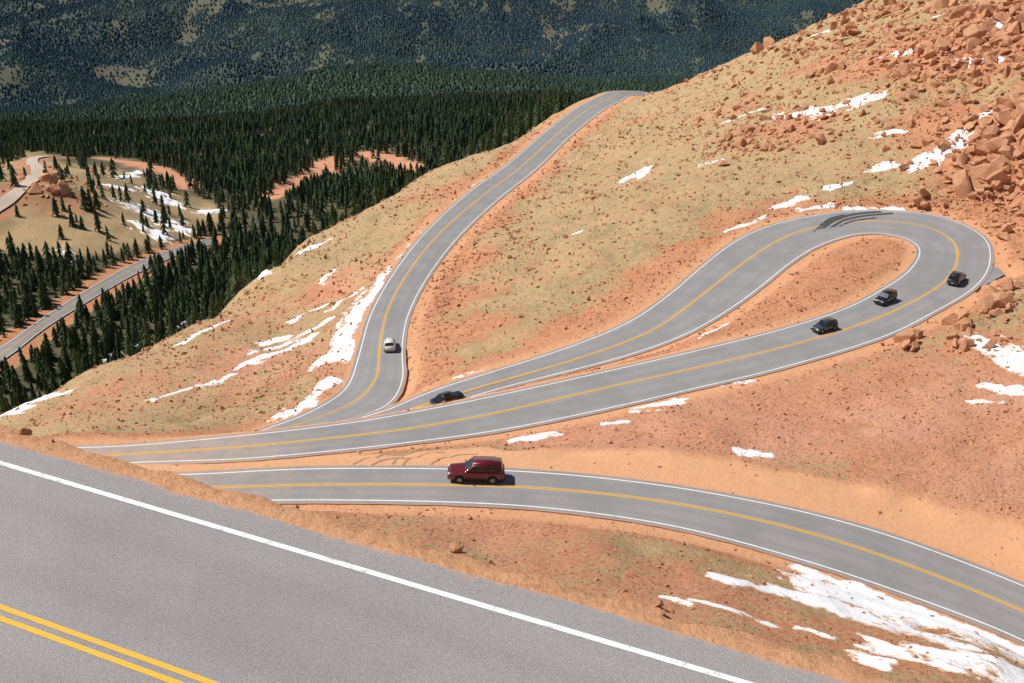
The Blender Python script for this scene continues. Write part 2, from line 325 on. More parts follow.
for kx in range(0,len(mR)):
    if mC[kx,1]>96 or kx>190: break
    c0=mR[kx]; t0=mC[min(kx+1,len(mC)-1)]-mC[max(kx-1,0)]; t0/=np.linalg.norm(t0); nn0=np.array([t0[1],-t0[0],0]); c1=c0+nn0*3.2
    i0,i1=np.searchsorted(XS,(c1[0]-8,c1[0]+8)); j0,j1=np.searchsorted(YS,(c1[1]-8,c1[1]+8))
    g=sstep(5.2,2.6,np.hypot(GX[j0:j1,i0:i1]-c1[0],GY[j0:j1,i0:i1]-c1[1])+1.4*(fbm(GX[j0:j1,i0:i1]/4,GY[j0:j1,i0:i1]/4,61,3)-.5)); sub=graded[j0:j1,i0:i1]; np.maximum(sub,g,out=sub)
dirt=np.maximum(dirt,graded); pinkA=pinkA*(1-graded)
RID=np.array([(-200,500),(0,415),(80,378),(160,340),(240,290),(300,245),(370,210),(420,178),(500,150),(560,112),(628,92),(700,75),(760,50),(890,0),(1100,-130)],float)
RZc=np.array([120,144,155,176,204,240,252,274,300,335,345,330,320,285,330],float)
rz=np.interp(U,RID[:,0],RZc)
forest=sstep(6,60,ZC-rz)*.95
def ell(u,v,cu,cv,ru,rv): return ((u-cu)/ru)**2+((v-cv)/rv)**2
CLEAR=[(60,228,120,28),(60,198,100,34),(150,216,75,24),(30,172,34,20)]
m=(ZC>380)&(ZC<1200)&(ZC>rz+40)
cl=np.zeros(shp)
for c_ in CLEAR: cl=np.maximum(cl,np.where(m,sstep(1.25,.8,ell(U,Vp,*c_)),0))
cl=cl*(.50+.34*sstep(.35,.6,fbm(GX/25,GY/25,93,4)))
ARCS=[[(-10,214),(10,200),(24,188),(36,178),(38,168),(30,161),(42,157),(60,157)],[(95,158),(130,162),(165,171),(190,186)],[(268,198),(290,183),(312,177),(330,160)],[(362,155),(390,158),(418,168)]]
for ai,arc in enumerate(ARCS):
    Q_=[hit(*q_)[0] for q_ in arc]
    for i in range(len(Q_)-1):
        ab=Q_[i+1][:2]-Q_[i][:2]; t=np.clip(((GX-Q_[i][0])*ab[0]+(GY-Q_[i][1])*ab[1])/(ab@ab),0,1)
        dd=np.hypot(GX-Q_[i][0]-t*ab[0],GY-Q_[i][1]-t*ab[1])+(fbm(GX/12,GY/12,88,3)-.5)*12
        g=sstep(13,6,dd)*(.7 if ai==0 else 1); cl=np.maximum(cl,g); dirt=np.maximum(dirt,g*1.2); pinkA=np.maximum(pinkA,g*.5)
forest=forest*(1-cl*.97)
forest=np.where(isv&(DE<7),forest*.2,forest); dirt=np.where(isv,np.maximum(dirt,np.exp(-(np.clip(DE,0,None)/8)**2)),dirt)
def farclr(x,y): return np.maximum(sstep(.66,.74,fbm(x/150,y/300,77,4)), sstep(.67,.75,fbm(x/50,y/100,71,3))*.9)
farclear=farclr(GX,GY)*sstep(2900,3400,GY)
forest=forest*(1-farclear*.16)
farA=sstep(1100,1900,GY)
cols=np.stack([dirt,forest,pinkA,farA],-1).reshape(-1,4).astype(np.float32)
ny,nx=shp; I=np.arange(ny*nx).reshape(shp)
Fq=np.stack([I[:-1,:-1],I[:-1,1:],I[1:,1:],I[1:,:-1]],-1).reshape(-1,4)
me=mesh_np("ground",np.stack([GX,GY,Z],-1).reshape(-1,3),Fq,True)
ca=me.color_attributes.new("zone",'FLOAT_COLOR','POINT'); ca.data.foreach_set("color",cols.ravel())
ga=me.attributes.new("graded",'FLOAT','POINT'); ga.data.foreach_set("value",graded.ravel().astype(np.float32))
add("ground",me,mg,kind="structure",label="tan grassy and red gravel mountain slopes above forested valley",category="ground")
# ------------------------------------------------------------------ roads
def ribbon(name,cols_,mat,across=None,dust=None,**props):
    m_=len(cols_);n_=len(cols_[0]); V_=np.stack(cols_,1).reshape(-1,3); I_=np.arange(n_*m_).reshape(n_,m_)
    F_=np.stack([I_[:-1,:-1],I_[:-1,1:],I_[1:,1:],I_[1:,:-1]],-1).reshape(-1,4)
    me=mesh_np(name,V_,F_[:,::-1],False)
    if across is not None:
        a=me.attributes.new("across",'FLOAT','POINT'); a.data.foreach_set("value",np.tile(np.array(across,dtype=np.float32),n_))
    if dust is not None:
        a=me.attributes.new("dust",'FLOAT','POINT'); a.data.foreach_set("value",np.repeat(np.array(dust,dtype=np.float32),m_))
    return add(name,me,mat,**props)
def offs(C_,d):
    t=np.gradient(C_,axis=0); t[:,2]=0; t/=np.maximum(np.linalg.norm(t,axis=1),1e-6)[:,None]
    return C_+np.stack([-t[:,1],t[:,0],0*t[:,0]],1)*d
def road(L,C_,R,extra,name,mat,label,lw,zl,gap,dust=None):
    up=lambda a,h: a+np.array([0,0,h])
    def jit(a,d,s):
        o=offs(a,d); j=(fbm(a[:,0]/1.3,a[:,1]/1.3,s,3)-.5)*.35*min(1,extra); t=(o-a); t/=np.maximum(np.linalg.norm(t,axis=1),1e-6)[:,None]; return o+t*j[:,None]
    Lo=jit(L,extra,1);Ro=jit(R,-extra,2)
    cols_=[up(Lo,-.5),Lo,L,(L+C_)/2,C_,(C_+R)/2,R,Ro,up(Ro,-.5)]
    ribbon(name,cols_,mat,[-1.25,-1.15,-1,-.5,0,.5,1,1.15,1.25],dust,kind="structure",label=label,category="road")
    for a,sg in ((L,1),(R,-1)):
        ribbon("edge_line",[up(offs(a,lw/2),zl),up(offs(a,-lw/2),zl)],mWh,kind="structure",label="worn white edge line painted on asphalt road",category="road marking")
    for sg in (1,-1):
        ribbon("centre_line",[up(offs(C_,sg*gap/2+(lw*.85 if sg>0 else 0)),zl),up(offs(C_,sg*gap/2-(lw*.85 if sg<0 else 0)),zl)],mYe,kind="structure",label="yellow centre line painted on asphalt road",category="road marking")
dust=np.full(len(mC),.0); dust[:kC0+25]=np.where(mC[:kC0+25,0]<12,.12,0)+sstep(0,-35,mC[:kC0+25,0])*.4; dust=np.convolve(np.pad(dust,8,'edge'),np.ones(17)/17,'valid')
road(mL,mC,mR,.5,"road",mAs,"grey asphalt switchback road winding down slope",.14,.012,.10,dust)
road(aL,aC,aR,.62,"road",mAsN,"grey asphalt mountain road with wide shoulder",.115,.006,.11,np.zeros(len(aC)))
road(vL,vC,vR,.6,"road",mAs,"grey asphalt road through spruce forest",.2,.03,.2,np.full(len(vC),.1))
Vq=[*PO[0],*PO[1]]; Vq=np.array(Vq); Vq[:,2]=[mC[np.argmin(np.hypot(mC[:,0]-q[0],mC[:,1]-q[1])),2]-.03 for q in Vq]
add("pavement",mesh_np("pavement",Vq,[(0,1,4,3),(1,2,5,4)]),mAs,kind="structure",label="small paved pull-off beside hairpin bend",category="road")
mDt=simple("dirt_track",(.50,.40,.31),.95,var=.12,scale=.1)
tp=np.array([hit(a,b_)[0] for a,b_ in ARCS[0]]); tt=np.linspace(0,len(tp)-1,60); tq=smooth(np.stack([np.interp(tt,np.arange(len(tp)),tp[:,i]) for i in range(3)],1),3)
trk=[offs(tq,o_) for o_ in (3.2,1.1,-1.1,-3.2)]
for a_ in trk: a_[:,2]=samp(Z,a_[:,0],a_[:,1])+.7
ribbon("dirt_road",trk,mDt,kind="structure",label="pale dirt track cutting through forest clearing",category="road")
def strip(pts,w,drop,mat,nm="dark_streak",lab="dark streak curving across asphalt road",gnd=False):
    if gnd: q=np.array([hit(a,b_,40)[0] for a,b_ in pts])
    else: q=np.array([unproj(a,b_,drop) for a,b_ in pts])
    tt=np.linspace(0,len(q)-1,24); q=smooth(np.stack([np.interp(tt,np.arange(len(q)),q[:,i]) for i in range(3)],1),2)
    if gnd:
        A_,B2=offs(q,w/2),offs(q,-w/2)
        for a_ in (A_,B2): a_[:,2]=samp(Z,a_[:,0],a_[:,1])+.035
        ribbon(nm,[A_,B2],mat,kind="structure",label=lab,category="road marking"); return
    q[:,2]=[mC[np.argmin(np.hypot(mC[:,0]-x,mC[:,1]-y)),2]+.02 for x,y,_ in q]
    ribbon(nm,[offs(q,w/2),offs(q,-w/2)],mat,kind="structure",label=lab,category="road marking")
mStreak=simple("dark_streak_tone",(.06,.06,.062),.7,var=.2); mTy=simple("tyre_track_soil",(.40,.24,.155),.95,var=.15)
for a,w_ in (([(810,243),(818,232),(832,221),(852,215),(884,213)],.7),([(818,241),(828,230),(842,221),(862,217),(896,215)],.6),([(828,238),(838,228),(850,222),(878,219)],.5),([(822,226),(832,219),(846,216)],1.0),([(804,241),(814,231),(828,220)],.4)): strip(a,w_,57.8,mStreak)  # thin dark strips laid over the asphalt at the top of the hairpin
for a in ([(392,465),(398,458),(410,452),(430,449)],[(402,466),(410,458),(424,454),(446,453)],[(352,465),(362,460),(380,456),(400,455)],[(370,466),(380,461),(396,458),(412,459)],[(430,465),(440,459),(456,455),(480,454)]): strip(a,.18,0,mTy,"tyre_track","dark tyre track curving over dirt shoulder",True)
# ------------------------------------------------------------------ snow
SN=[((428,230),(395,272),1.1,2.6),((398,268),(365,305),1.4,2.4),((366,302),(347,332),1.5,2.4),((349,330),(340,358),1.4,2.6),((335,380),(290,414),1.1),((300,408),(278,420),.8),
 ((238,368),(312,336),.7),((262,345),(285,338),.6),((290,322),(325,305),.6),((200,392),(230,375),.55),((320,285),(335,270),.5),((300,252),(330,240),1.0),((460,200),(485,180),.6),
 ((22,406),(62,392),1.2),((95,366),(150,342),.8),((165,337),(215,305),.8),((235,292),(265,275),.9),((-5,420),(18,412),1.0),((150,400),(200,385),.4),((250,352),(330,318),.5),((180,345),(225,322),.5),((330,310),(360,290),.5),((310,370),(335,350),.6),
 ((470,399),(560,386),.7),((560,384),(600,377),.5),((515,439),(556,435),.5),((632,409),(680,402),.7),((680,388),(712,384),.4),((720,383),(748,379),.5),((742,452),(768,456),.6),((605,424),(625,422),.35),
 ((455,378),(485,373),.4),((700,338),(725,325),.4),
 ((984,342),(1024,366),1.6),((985,386),(1024,390),.7),((975,401),(998,402),.5),((918,313),(940,308),.7),((848,210),(900,210),.8),((775,208),(805,198),.7),((725,232),(765,218),.6),((800,210),(830,206),.45),
 ((885,168),(925,160),1.6),((920,162),(962,142),1.7),((775,118),(825,110),1.5),((820,112),(880,95),1.6),((730,120),(765,108),.8),((885,57),(915,51),.9),((625,180),(650,168),.8),((560,238),(580,232),.3),((640,178),(645,170),.6),
 ((960,62),(1000,58),.9),((975,118),(1000,112),.9),((830,188),(850,183),.5),((700,165),(720,160),.45),((880,135),(900,131),.7),((1000,25),(1020,22),.8),((935,17),(955,10),.7),((815,35),(835,28),.7),
 ((722,580),(830,600),.9,2.4),((798,566),(870,592),1.1,1.6),((820,586),(930,612),2.3,1.3),((870,602),(1060,666),4.2,1.2),((840,606),(960,645),1.5,1.8),((870,645),(960,668),.8,2.4),((940,652),(1040,690),1.6,1.9),((690,600),(770,625),.4),((780,590),(860,618),1.,1.9),
 ((665,597),(690,602),.4),((850,655),(880,663),.5),((800,628),(870,650),.4),((980,600),(1030,630),1.8,1.2),((860,585),(960,612),1.6,1.4),
 ((128,205),(168,222),5,4.),((150,190),(175,205),4,4.),((205,212),(225,210),4),((105,185),(125,190),3),((165,225),(185,232),3.5),((60,250),(75,262),2),((120,178),(140,172),3),((140,225),(160,236),4,4.)]
for kk,sn_ in enumerate(SN):
    p_,q_,w=sn_[:3]; amp=sn_[3] if len(sn_)>3 else 3.5
    a,za=hit(*p_); b2,zb=hit(*q_)
    if min(za,zb)<35: continue
    st=max(.14,min(za,zb)/1100*1.0); mg_=w*1.6+1
    x0,x1=min(a[0],b2[0])-mg_,max(a[0],b2[0])+mg_; y0,y1=min(a[1],b2[1])-mg_,max(a[1],b2[1])+mg_
    if (x1-x0)*(y1-y0)/st/st>80000: st=math.sqrt((x1-x0)*(y1-y0)/80000)
    gx,gy=np.meshgrid(np.arange(x0,x1,st),np.arange(y0,y1,st))
    ab=b2[:2]-a[:2]; l2=max(ab@ab,1e-6); t=np.clip(((gx-a[0])*ab[0]+(gy-a[1])*ab[1])/l2,0,1)
    d=np.hypot(gx-a[0]-t*ab[0],gy-a[1]-t*ab[1])
    sc2=.35*min(w,2.4)+.3; L_=math.sqrt(l2); al=((gx-a[0])*ab[0]+(gy-a[1])*ab[1])/L_; ac=(-(gx-a[0])*ab[1]+(gy-a[1])*ab[0])/L_
    fld=.9-d/(w*1.35)+(fbm(al/sc2/4,ac/sc2/1.6,50+kk,5)-.5)*amp+(fbm(gx/.5,gy/.5,5,2)-.5)*.9
    fld=fld-np.clip(1.2-samp(DE,gx,gy),0,3)*1.5
    hgt=np.clip(fld*.2,-.3,.07)*(1 if za<330 else 6)
    zz_=samp(Z,gx,gy)+hgt
    ok=fld>-.25
    fc=ok[:-1,:-1]|ok[1:,:-1]|ok[:-1,1:]|ok[1:,1:]
    if not fc.any(): continue
    I_=np.arange(gx.size).reshape(gx.shape)
    F_=np.stack([I_[:-1,:-1],I_[:-1,1:],I_[1:,1:],I_[1:,:-1]],-1)[fc]
    used,inv=np.unique(F_,return_inverse=True)
    Vv=np.stack([gx,gy,zz_],-1).reshape(-1,3)[used]
    me=mesh_np("snow_patch",Vv,inv.reshape(F_.shape),True)
    at_=me.attributes.new("cover",'FLOAT','POINT'); at_.data.foreach_set("value",fld.ravel()[used].astype(np.float32))
    add("snow_patch",me,mSn,kind="stuff",label="thin patch of old snow on gravel slope",category="snow")
# ------------------------------------------------------------------ boulders
def rock_np(npts,seed):
    R_=random.Random(seed); bm=bmesh.new(); sc3=(1,R_.uniform(.6,.95),R_.uniform(.55,1.0))
    for _ in range(npts):
        v=Vector((R_.gauss(0,1),R_.gauss(0,1),R_.gauss(0,1))).normalized()*R_.uniform(.72,1.15)
        bm.verts.new((v.x*sc3[0],v.y*sc3[1],v.z*sc3[2]))
    bmesh.ops.convex_hull(bm,input=bm.verts)
    bmesh.ops.delete(bm,geom=[v for v in bm.verts if not v.link_faces],context='VERTS')
    return bm
def rock_mesh(i,npts=18):
    bm=rock_np(npts,i)
    bmesh.ops.bevel(bm,geom=bm.edges[:],offset=.035,segments=1,affect='EDGES')
    me=bpy.data.meshes.new("boulder"); bm.to_mesh(me); bm.free(); me.materials.append(mRk); return me
RM=[rock_mesh(i,random.choice((10,12,15,18))) for i in range(14)]
CLU=[(1000,152,26,24,48,7,18),(1012,100,12,18,16,7,15),(985,30,30,20,30,6,16),(930,60,32,22,26,4,10),(820,72,9,6,6,6,11),(880,22,30,12,16,4,10),(790,125,24,10,14,4,8),
 (745,145,15,8,14,4,9),(720,110,30,15,8,3,5),(690,68,18,5,9,4,8),(907,347,7,4,4,9,13),(965,335,12,8,12,8,14),(1002,305,14,8,14,8,14),(850,346,6,2,3,3,6),(793,573,4,2,2,5,7),
 (456,552,1,1,1,8,9),(672,613,5,3,2,4,6),(62,186,20,7,14,5,10),(930,120,30,16,16,4,8),(960,5,20,8,12,5,12),(765,46,24,7,10,4,9),(820,30,22,8,9,4,9)]
cnt=0
def put_rock(x,y,z,r,nm="boulder",lab="angular red granite boulder on gravel slope"):
    o=add(nm,random.choice(RM),None,label=lab,category="boulder",group="boulders scattered on the mountainside")
    o.location=(x,y,z+r*.2); o.scale=(r*random.uniform(.85,1.35),r*random.uniform(.8,1.2),r*random.uniform(.8,1.5)); o.rotation_euler=(random.uniform(-.5,.5),random.uniform(-.5,.5),random.uniform(0,6.28))
for (cu,cv,su,sv_,nn_,r0,r1) in CLU:
    for _ in range(nn_):
        u=random.gauss(cu,su); v=random.gauss(cv,sv_)
        if v<-20 or u>1060: continue
        q,zc=hit(u,v)
        if zc>900: continue
        r=(r0+(r1-r0)*random.random()**1.6)*zc/F*.9
        de=float(samp(DE,q[0],q[1]))
        if de<r+.3: continue
        put_rock(q[0],q[1],q[2],r); cnt+=1
for t,o_,r in ((-3.5,1.3,.3),(-2.2,1.5,.2),(-4.4,1.6,.42),(-5.6,1.4,.3),(-1.,1.5,.15),(6,1.3,.10),(13,1.4,.12),(-3,1.9,.3)):
    q=a0+ad*t+an*(o_); z=float(samp(Z,q[0],q[1])); put_rock(q[0],q[1],z,r,lab="red rock resting on road shoulder edge")
print("BOULDERS",cnt)
def inst(name,tpls,x,y,z,r,label,R_,sink=.2):
    Vs=[];Fs=[];off=0; which=R_.integers(0,len(tpls),len(x))
    for ti,(T_,TF_) in enumerate(tpls):
        s_=which==ti; m_=int(s_.sum()); 
        if m_==0: continue
        xx,yy,zz3,rr=x[s_],y[s_],z[s_],r[s_]
        ang=R_.random(m_)*6.28; c_,sn=np.cos(ang)[:,None],np.sin(ang)[:,None]; sx=R_.uniform(.8,1.4,m_)[:,None]; s3=R_.uniform(.6,1.1,m_)[:,None]; tl=R_.uniform(-.4,.4,m_)[:,None]
        X=T_[None,:,0]*sx; Y=T_[None,:,1]; Zq=T_[None,:,2]*s3+X*tl
        Vv=np.stack([(X*c_-Y*sn)*rr[:,None]+xx[:,None],(X*sn+Y*c_)*rr[:,None]+yy[:,None],Zq*rr[:,None]+zz3[:,None]+rr[:,None]*sink],-1).reshape(-1,3)
        Ff=(TF_[None]+(np.arange(m_)*len(T_))[:,None,None]).reshape(-1,3)+off; off+=len(Vv); Vs.append(Vv);Fs.append(Ff)
    add(name,mesh_np(name,np.vstack(Vs),np.vstack(Fs)),mRk,kind="stuff",label=label,category="stones")
def tpl(npts,seed):
    bm=rock_np(npts,seed); bmesh.ops.triangulate(bm,faces=bm.faces); bm.verts.index_update()
    r=(np.array([v.co[:] for v in bm.verts]),np.array([[v.index for v in f.verts] for f in bm.faces])); bm.free(); return r
T1=[tpl(12,100+i) for i in range(8)]; T2=[tpl(7,200+i) for i in range(6)]
RUB=[(1000,150,40,40,520,2,11),(985,40,40,28,460,2,10),(925,60,45,30,340,1.5,7.5),(860,40,50,22,300,1.5,7),(790,120,45,18,260,1.5,6.5),(745,145,25,14,140,1.5,6.5),(700,110,45,25,190,1.2,4.5),(685,72,30,7,150,1.5,6),(780,45,50,8,170,1.5,7),(880,12,50,8,180,1.5,8),
 (650,90,25,8,60,1.5,4),(970,335,28,14,90,1.5,6),(1005,300,22,12,80,2,7),(900,348,15,6,30,1.5,5),(442,300,10,40,340,1,3.4),(430,360,9,20,110,1,2.8),(560,230,60,50,280,1,3.2),(930,200,50,12,150,1.2,4),(1010,215,20,12,80,1.5,5),(610,130,25,25,120,1.2,3.4),(850,130,80,40,260,1.2,4.4),
 (60,190,30,10,110,2,5),(270,370,70,35,280,1,3.2),(420,220,60,30,120,1,2.7),(560,130,25,20,80,1,2.8),(850,400,120,40,150,1,3),(850,620,90,25,80,1.5,4.5),(600,570,120,30,150,1.2,4),(360,525,50,10,50,1.2,3.3),(720,200,90,40,300,1,3.4),(505,200,15,35,160,1,3),(120,400,80,15,130,1,3),
 (640,300,50,16,220,1,3),(700,255,25,20,150,1,3),(460,260,12,25,140,1,3.2),(1000,450,30,60,80,1,3.6)]
xs_,ys2,zs2,rs2=[],[],[],[]
for (cu,cv,su,sv_,nn_,r0,r1) in RUB:
    for _ in range(nn_):
        u=random.gauss(cu,su); v=random.gauss(cv,sv_)
        if v<-20 or u>1060 or u<-20: continue
        q,zc=hit(u,v)
        if zc>900 or zc<30: continue
        r=(r0+(r1-r0)*random.random()**2.2)*zc/F*.8
        if float(samp(DE,q[0],q[1]))<r+.5: continue
        xs_.append(q[0]);ys2.append(q[1]);zs2.append(q[2]);rs2.append(r)
inst("rock_rubble",T1,np.array(xs_),np.array(ys2),np.array(zs2),np.array(rs2),"jumbled red rock rubble around outcrops",np.random.default_rng(3))
N_=130000
zc_=20+ (rng.random(N_)**.75)*320; u_=rng.uniform(-20,1044,N_)
x_=(u_-512)/F*zc_; y_=np.clip(zc_*.93-8,4,None); z_=samp(Z,x_,y_); de_=samp(DE,x_,y_); dirt_s=samp(dirt,x_,y_); gr_=samp(graded,x_,y_)
uu,vv,zz2=proj(x_,y_,z_)
dens=.25+.45*dirt_s+.9*sstep(.5,.7,fbm(x_/9,y_/9,91,3))+.6*sstep(700,1000,uu)*sstep(300,100,vv)
rid=np.interp(uu,RID[:,0],RZc)
keep=(rng.random(N_)<dens*.5*(1-.9*gr_))&(de_>.7)&(zz2<rid+6)
x_,y_,z_,zz2=[a[keep] for a in (x_,y_,z_,zz2)]; m_=len(x_)
r_=(.05+.30*rng.random(m_)**2.4)*np.clip(zz2/130,.35,1.6)*(1+.6*(rng.random(m_)<.1))
inst("loose_stones",T2,x_,y_,z_,r_,"loose red stones littering the slope",np.random.default_rng(4))
# ------------------------------------------------------------------ trees
def conifer(tiers,sp,seed,h=1.,r=.2):
    R_=np.random.default_rng(seed); Vt=[];Ft=[]
    for i in range(tiers):
        f=i/tiers; zt=h*min(1,(f+1.9/tiers)); zb=h*(.04+f*.96-.02); rr=r*(1-f)**.8*R_.uniform(.85,1.15)+.012
        o=len(Vt); Vt.append((R_.normal(0,.004),R_.normal(0,.004),zt)); a0_=R_.random()*6.28
        for j in range(sp*2):
            a_=a0_+math.pi*j/sp+R_.normal(0,.08); q=rr*(R_.uniform(.8,1.25) if j%2==0 else R_.uniform(.4,.6)); zq=zb+(0 if j%2==0 else .35*(zt-zb))+R_.normal(0,.008)
            Vt.append((q*math.cos(a_),q*math.sin(a_),zq))
        for j in range(sp*2): Ft.append((o,o+1+j,o+1+(j+1)%(sp*2)))
    return np.array(Vt),np.array(Ft)
CR_=[];
for i in range(7):
    Vt,Ft=conifer(9,7,i,1.,.20+.02*(i%3)); CR_.append(mesh_np("spruce_crown",Vt,Ft)); CR_[-1].materials.append(mF1)
bm=bmesh.new(); bmesh.ops.create_cone(bm,segments=7,radius1=.018,radius2=.004,depth=.8,cap_ends=True); bmesh.ops.translate(bm,verts=bm.verts,vec=(0,0,.36)); TR=bpy.data.meshes.new("trunk"); bm.to_mesh(TR); bm.free(); TR.materials.append(mBk)
def cands(spacing,zlo,zhi,seed):
    R_=np.random.default_rng(seed)
    ymax=zhi*1.05; xs_=np.arange(-zhi*.52,zhi*.52,spacing); ys_=np.arange(zlo*.75,ymax,spacing)
    a,b_=np.meshgrid(xs_,ys_); a=a.ravel()+R_.uniform(-.5,.5,a.size)*spacing; b_=b_.ravel()+R_.uniform(-.5,.5,b_.size)*spacing
    z=samp(Z,a,b_); u,v,zc=proj(a,b_,z)
    return a,b_,z,u,v,zc,R_
a,b_,z,u,v,zc,R_=cands(4.3,150,1500,5)
rv=np.interp(u,RID[:,0],RID[:,1]); rzc=np.interp(u,RID[:,0],RZc)
hgt=R_.uniform(5.5,11.5,len(a))*np.where(R_.random(len(a))<.25,.55,1)*np.where(zc<260,.85,1)
vtop=v-F*hgt/zc*.9
keep=(zc>rzc+5)&(zc<1500)&(u>-40)&(u<1064)&(vtop<rv+1)&~((u>560)&(zc<900))
inc=np.zeros(len(a))
for c_ in CLEAR: inc=np.maximum(inc,(ell(u,v,*c_)<1+.9*(fbm(a/20,b_/20,5,2)-.5))*1.)
inc=inc*(zc>380)
keep&=~((inc>0)&(R_.random(len(a))>.11))
for arc in ARCS:
    P_=np.array(arc,float)
    for i in range(len(P_)-1):
        for t in np.linspace(0,1,6):
            cu,cv=P_[i]*(1-t)+P_[i+1]*t; keep&=~((abs(u-cu)<5)&(v>cv-3)&(vtop<cv+1)&(v<cv+12)&(R_.random(len(a))>.07))
keep&=~((samp(DE,a,b_)<4.5))
du=np.interp(u,[0,45,95,135,180],[355,322,291,269,250]); hide=(zc<440)&(u<150)&(v>du)&(vtop<du+5)
keep&=~(hide&(R_.random(len(a))>.30))
edge=(zc-rzc); keep&=~((edge<16)&(R_.random(len(a))>.3+edge/26))
keep&=(R_.random(len(a))<np.where(zc<450,1.,.5)+.6*sstep(.35,.55,fbm(a/45,b_/45,66,3)))
a,b_,z,zc,hgt,u=[q[keep] for q in (a,b_,z,zc,hgt,u)]
order=np.argsort(-hgt/zc)
ind=np.zeros(len(a),bool); ind[order[:300]]=True
print("TREES",len(a),zc[ind].max())
for i in np.where(ind)[0]:
    e=add("spruce_tree",None,None,label="dark green spruce on steep forested slope",category="tree",group="spruces along the ridge edge")
    e.location=(a[i],b_[i],z[i]-.2)
    s_=hgt[i]; r=random.uniform(.8,1.2)
    e.rotation_euler=(0,0,random.uniform(0,6.28)); e.scale=(s_*r,s_*r,s_)
    add("crown",random.choice(CR_),None,e); add("trunk",TR,None,e)
def forest_mesh(name,x,y,z,h,tpl,mat,lab,rscale,R_):
    Vt,Ft=tpl; m_=len(x); ang=R_.random(m_)*6.28; c_,s_=np.cos(ang)[:,None],np.sin(ang)[:,None]; rs=(h*R_.uniform(.75,1.25,m_)*rscale)[:,None]
    X=(Vt[None,:,0]*c_-Vt[None,:,1]*s_)*rs+x[:,None]; Y=(Vt[None,:,0]*s_+Vt[None,:,1]*c_)*rs+y[:,None]; Zz=Vt[None,:,2]*h[:,None]+z[:,None]-.3
    Vv=np.stack([X,Y,Zz],-1).reshape(-1,3); Ff=(Ft[None]+(np.arange(m_)*len(Vt))[:,None,None]).reshape(-1,3)
    add(name,mesh_np(name,Vv,Ff),mat,kind="stuff",label=lab,category="forest")
k2=~ind
forest_mesh("forest",a[k2],b_[k2],z[k2],hgt[k2],conifer(4,4,3,1.,.22),mF2,"dense dark spruce forest on valley floor",1.1,R_)
a,b_,z,u,v,zc,R_=cands(9.5,2150,6400,8)
keep=(zc>2200)&(zc<6500)&(u>-30)&(u<1054)&(v<150)&(v>-40)
fc=farclr(a,b_)*sstep(2900,3400,b_); fc2=sstep(.5,.65,fbm(a/60,b_/60,78,3))*.06
keep&=R_.random(len(a))>np.maximum(fc*.75,fc2)
a,b_,z,zc=[q[keep] for q in (a,b_,z,zc)]; print("FAR",len(a))
hgt=R_.uniform(7,11,len(a))
pyr=(np.array([(0,0,1),(.3,0,0),(0,.3,0.05),(-.3,0,0),(0,-.3,.05)]),np.array([(0,1,2),(0,2,3),(0,3,4),(0,4,1)]))
forest_mesh("distant_forest",a,b_,z,hgt,pyr,mF3,"distant haze-tinted conifer forest covering rolling hills",2.0,R_)
# ------------------------------------------------------------------ cars
mGl=simple("tinted_glass",(.015,.018,.022),.06,var=.1); mRub=simple("rubber",(.02,.02,.02),.85,var=.2); mAl=simple("alloy",(.5,.5,.52),.3,.9); mBlk=simple("black_trim",(.025,.025,.028),.5,var=.2)
mLamp=simple("lamp_lens",(.8,.8,.78),.1,coat=1); mRed=simple("tail_lens",(.4,.01,.01),.15,coat=1); mPl=simple("plate_metal",(.55,.56,.58),.4)
def bmobj(bm,name,mat,parent,sm=False):
    me=bpy.data.meshes.new(name); bmesh.ops.recalc_face_normals(bm,faces=bm.faces); bm.to_mesh(me); bm.free(); me.materials.append(mat)
    if sm: me.polygons.foreach_set("use_smooth",[True]*len(me.polygons))
    return add(name,me,None,parent)
def box(name,c,sz,mat,parent,bev=.02):
    bm=bmesh.new(); bmesh.ops.create_cube(bm,size=1); bmesh.ops.scale(bm,verts=bm.verts,vec=sz)
    if bev: bmesh.ops.bevel(bm,geom=bm.edges[:],offset=min(bev,min(sz)*.4),segments=2,affect='EDGES')
    bmesh.ops.translate(bm,verts=bm.verts,vec=c); return bmobj(bm,name,mat,parent)
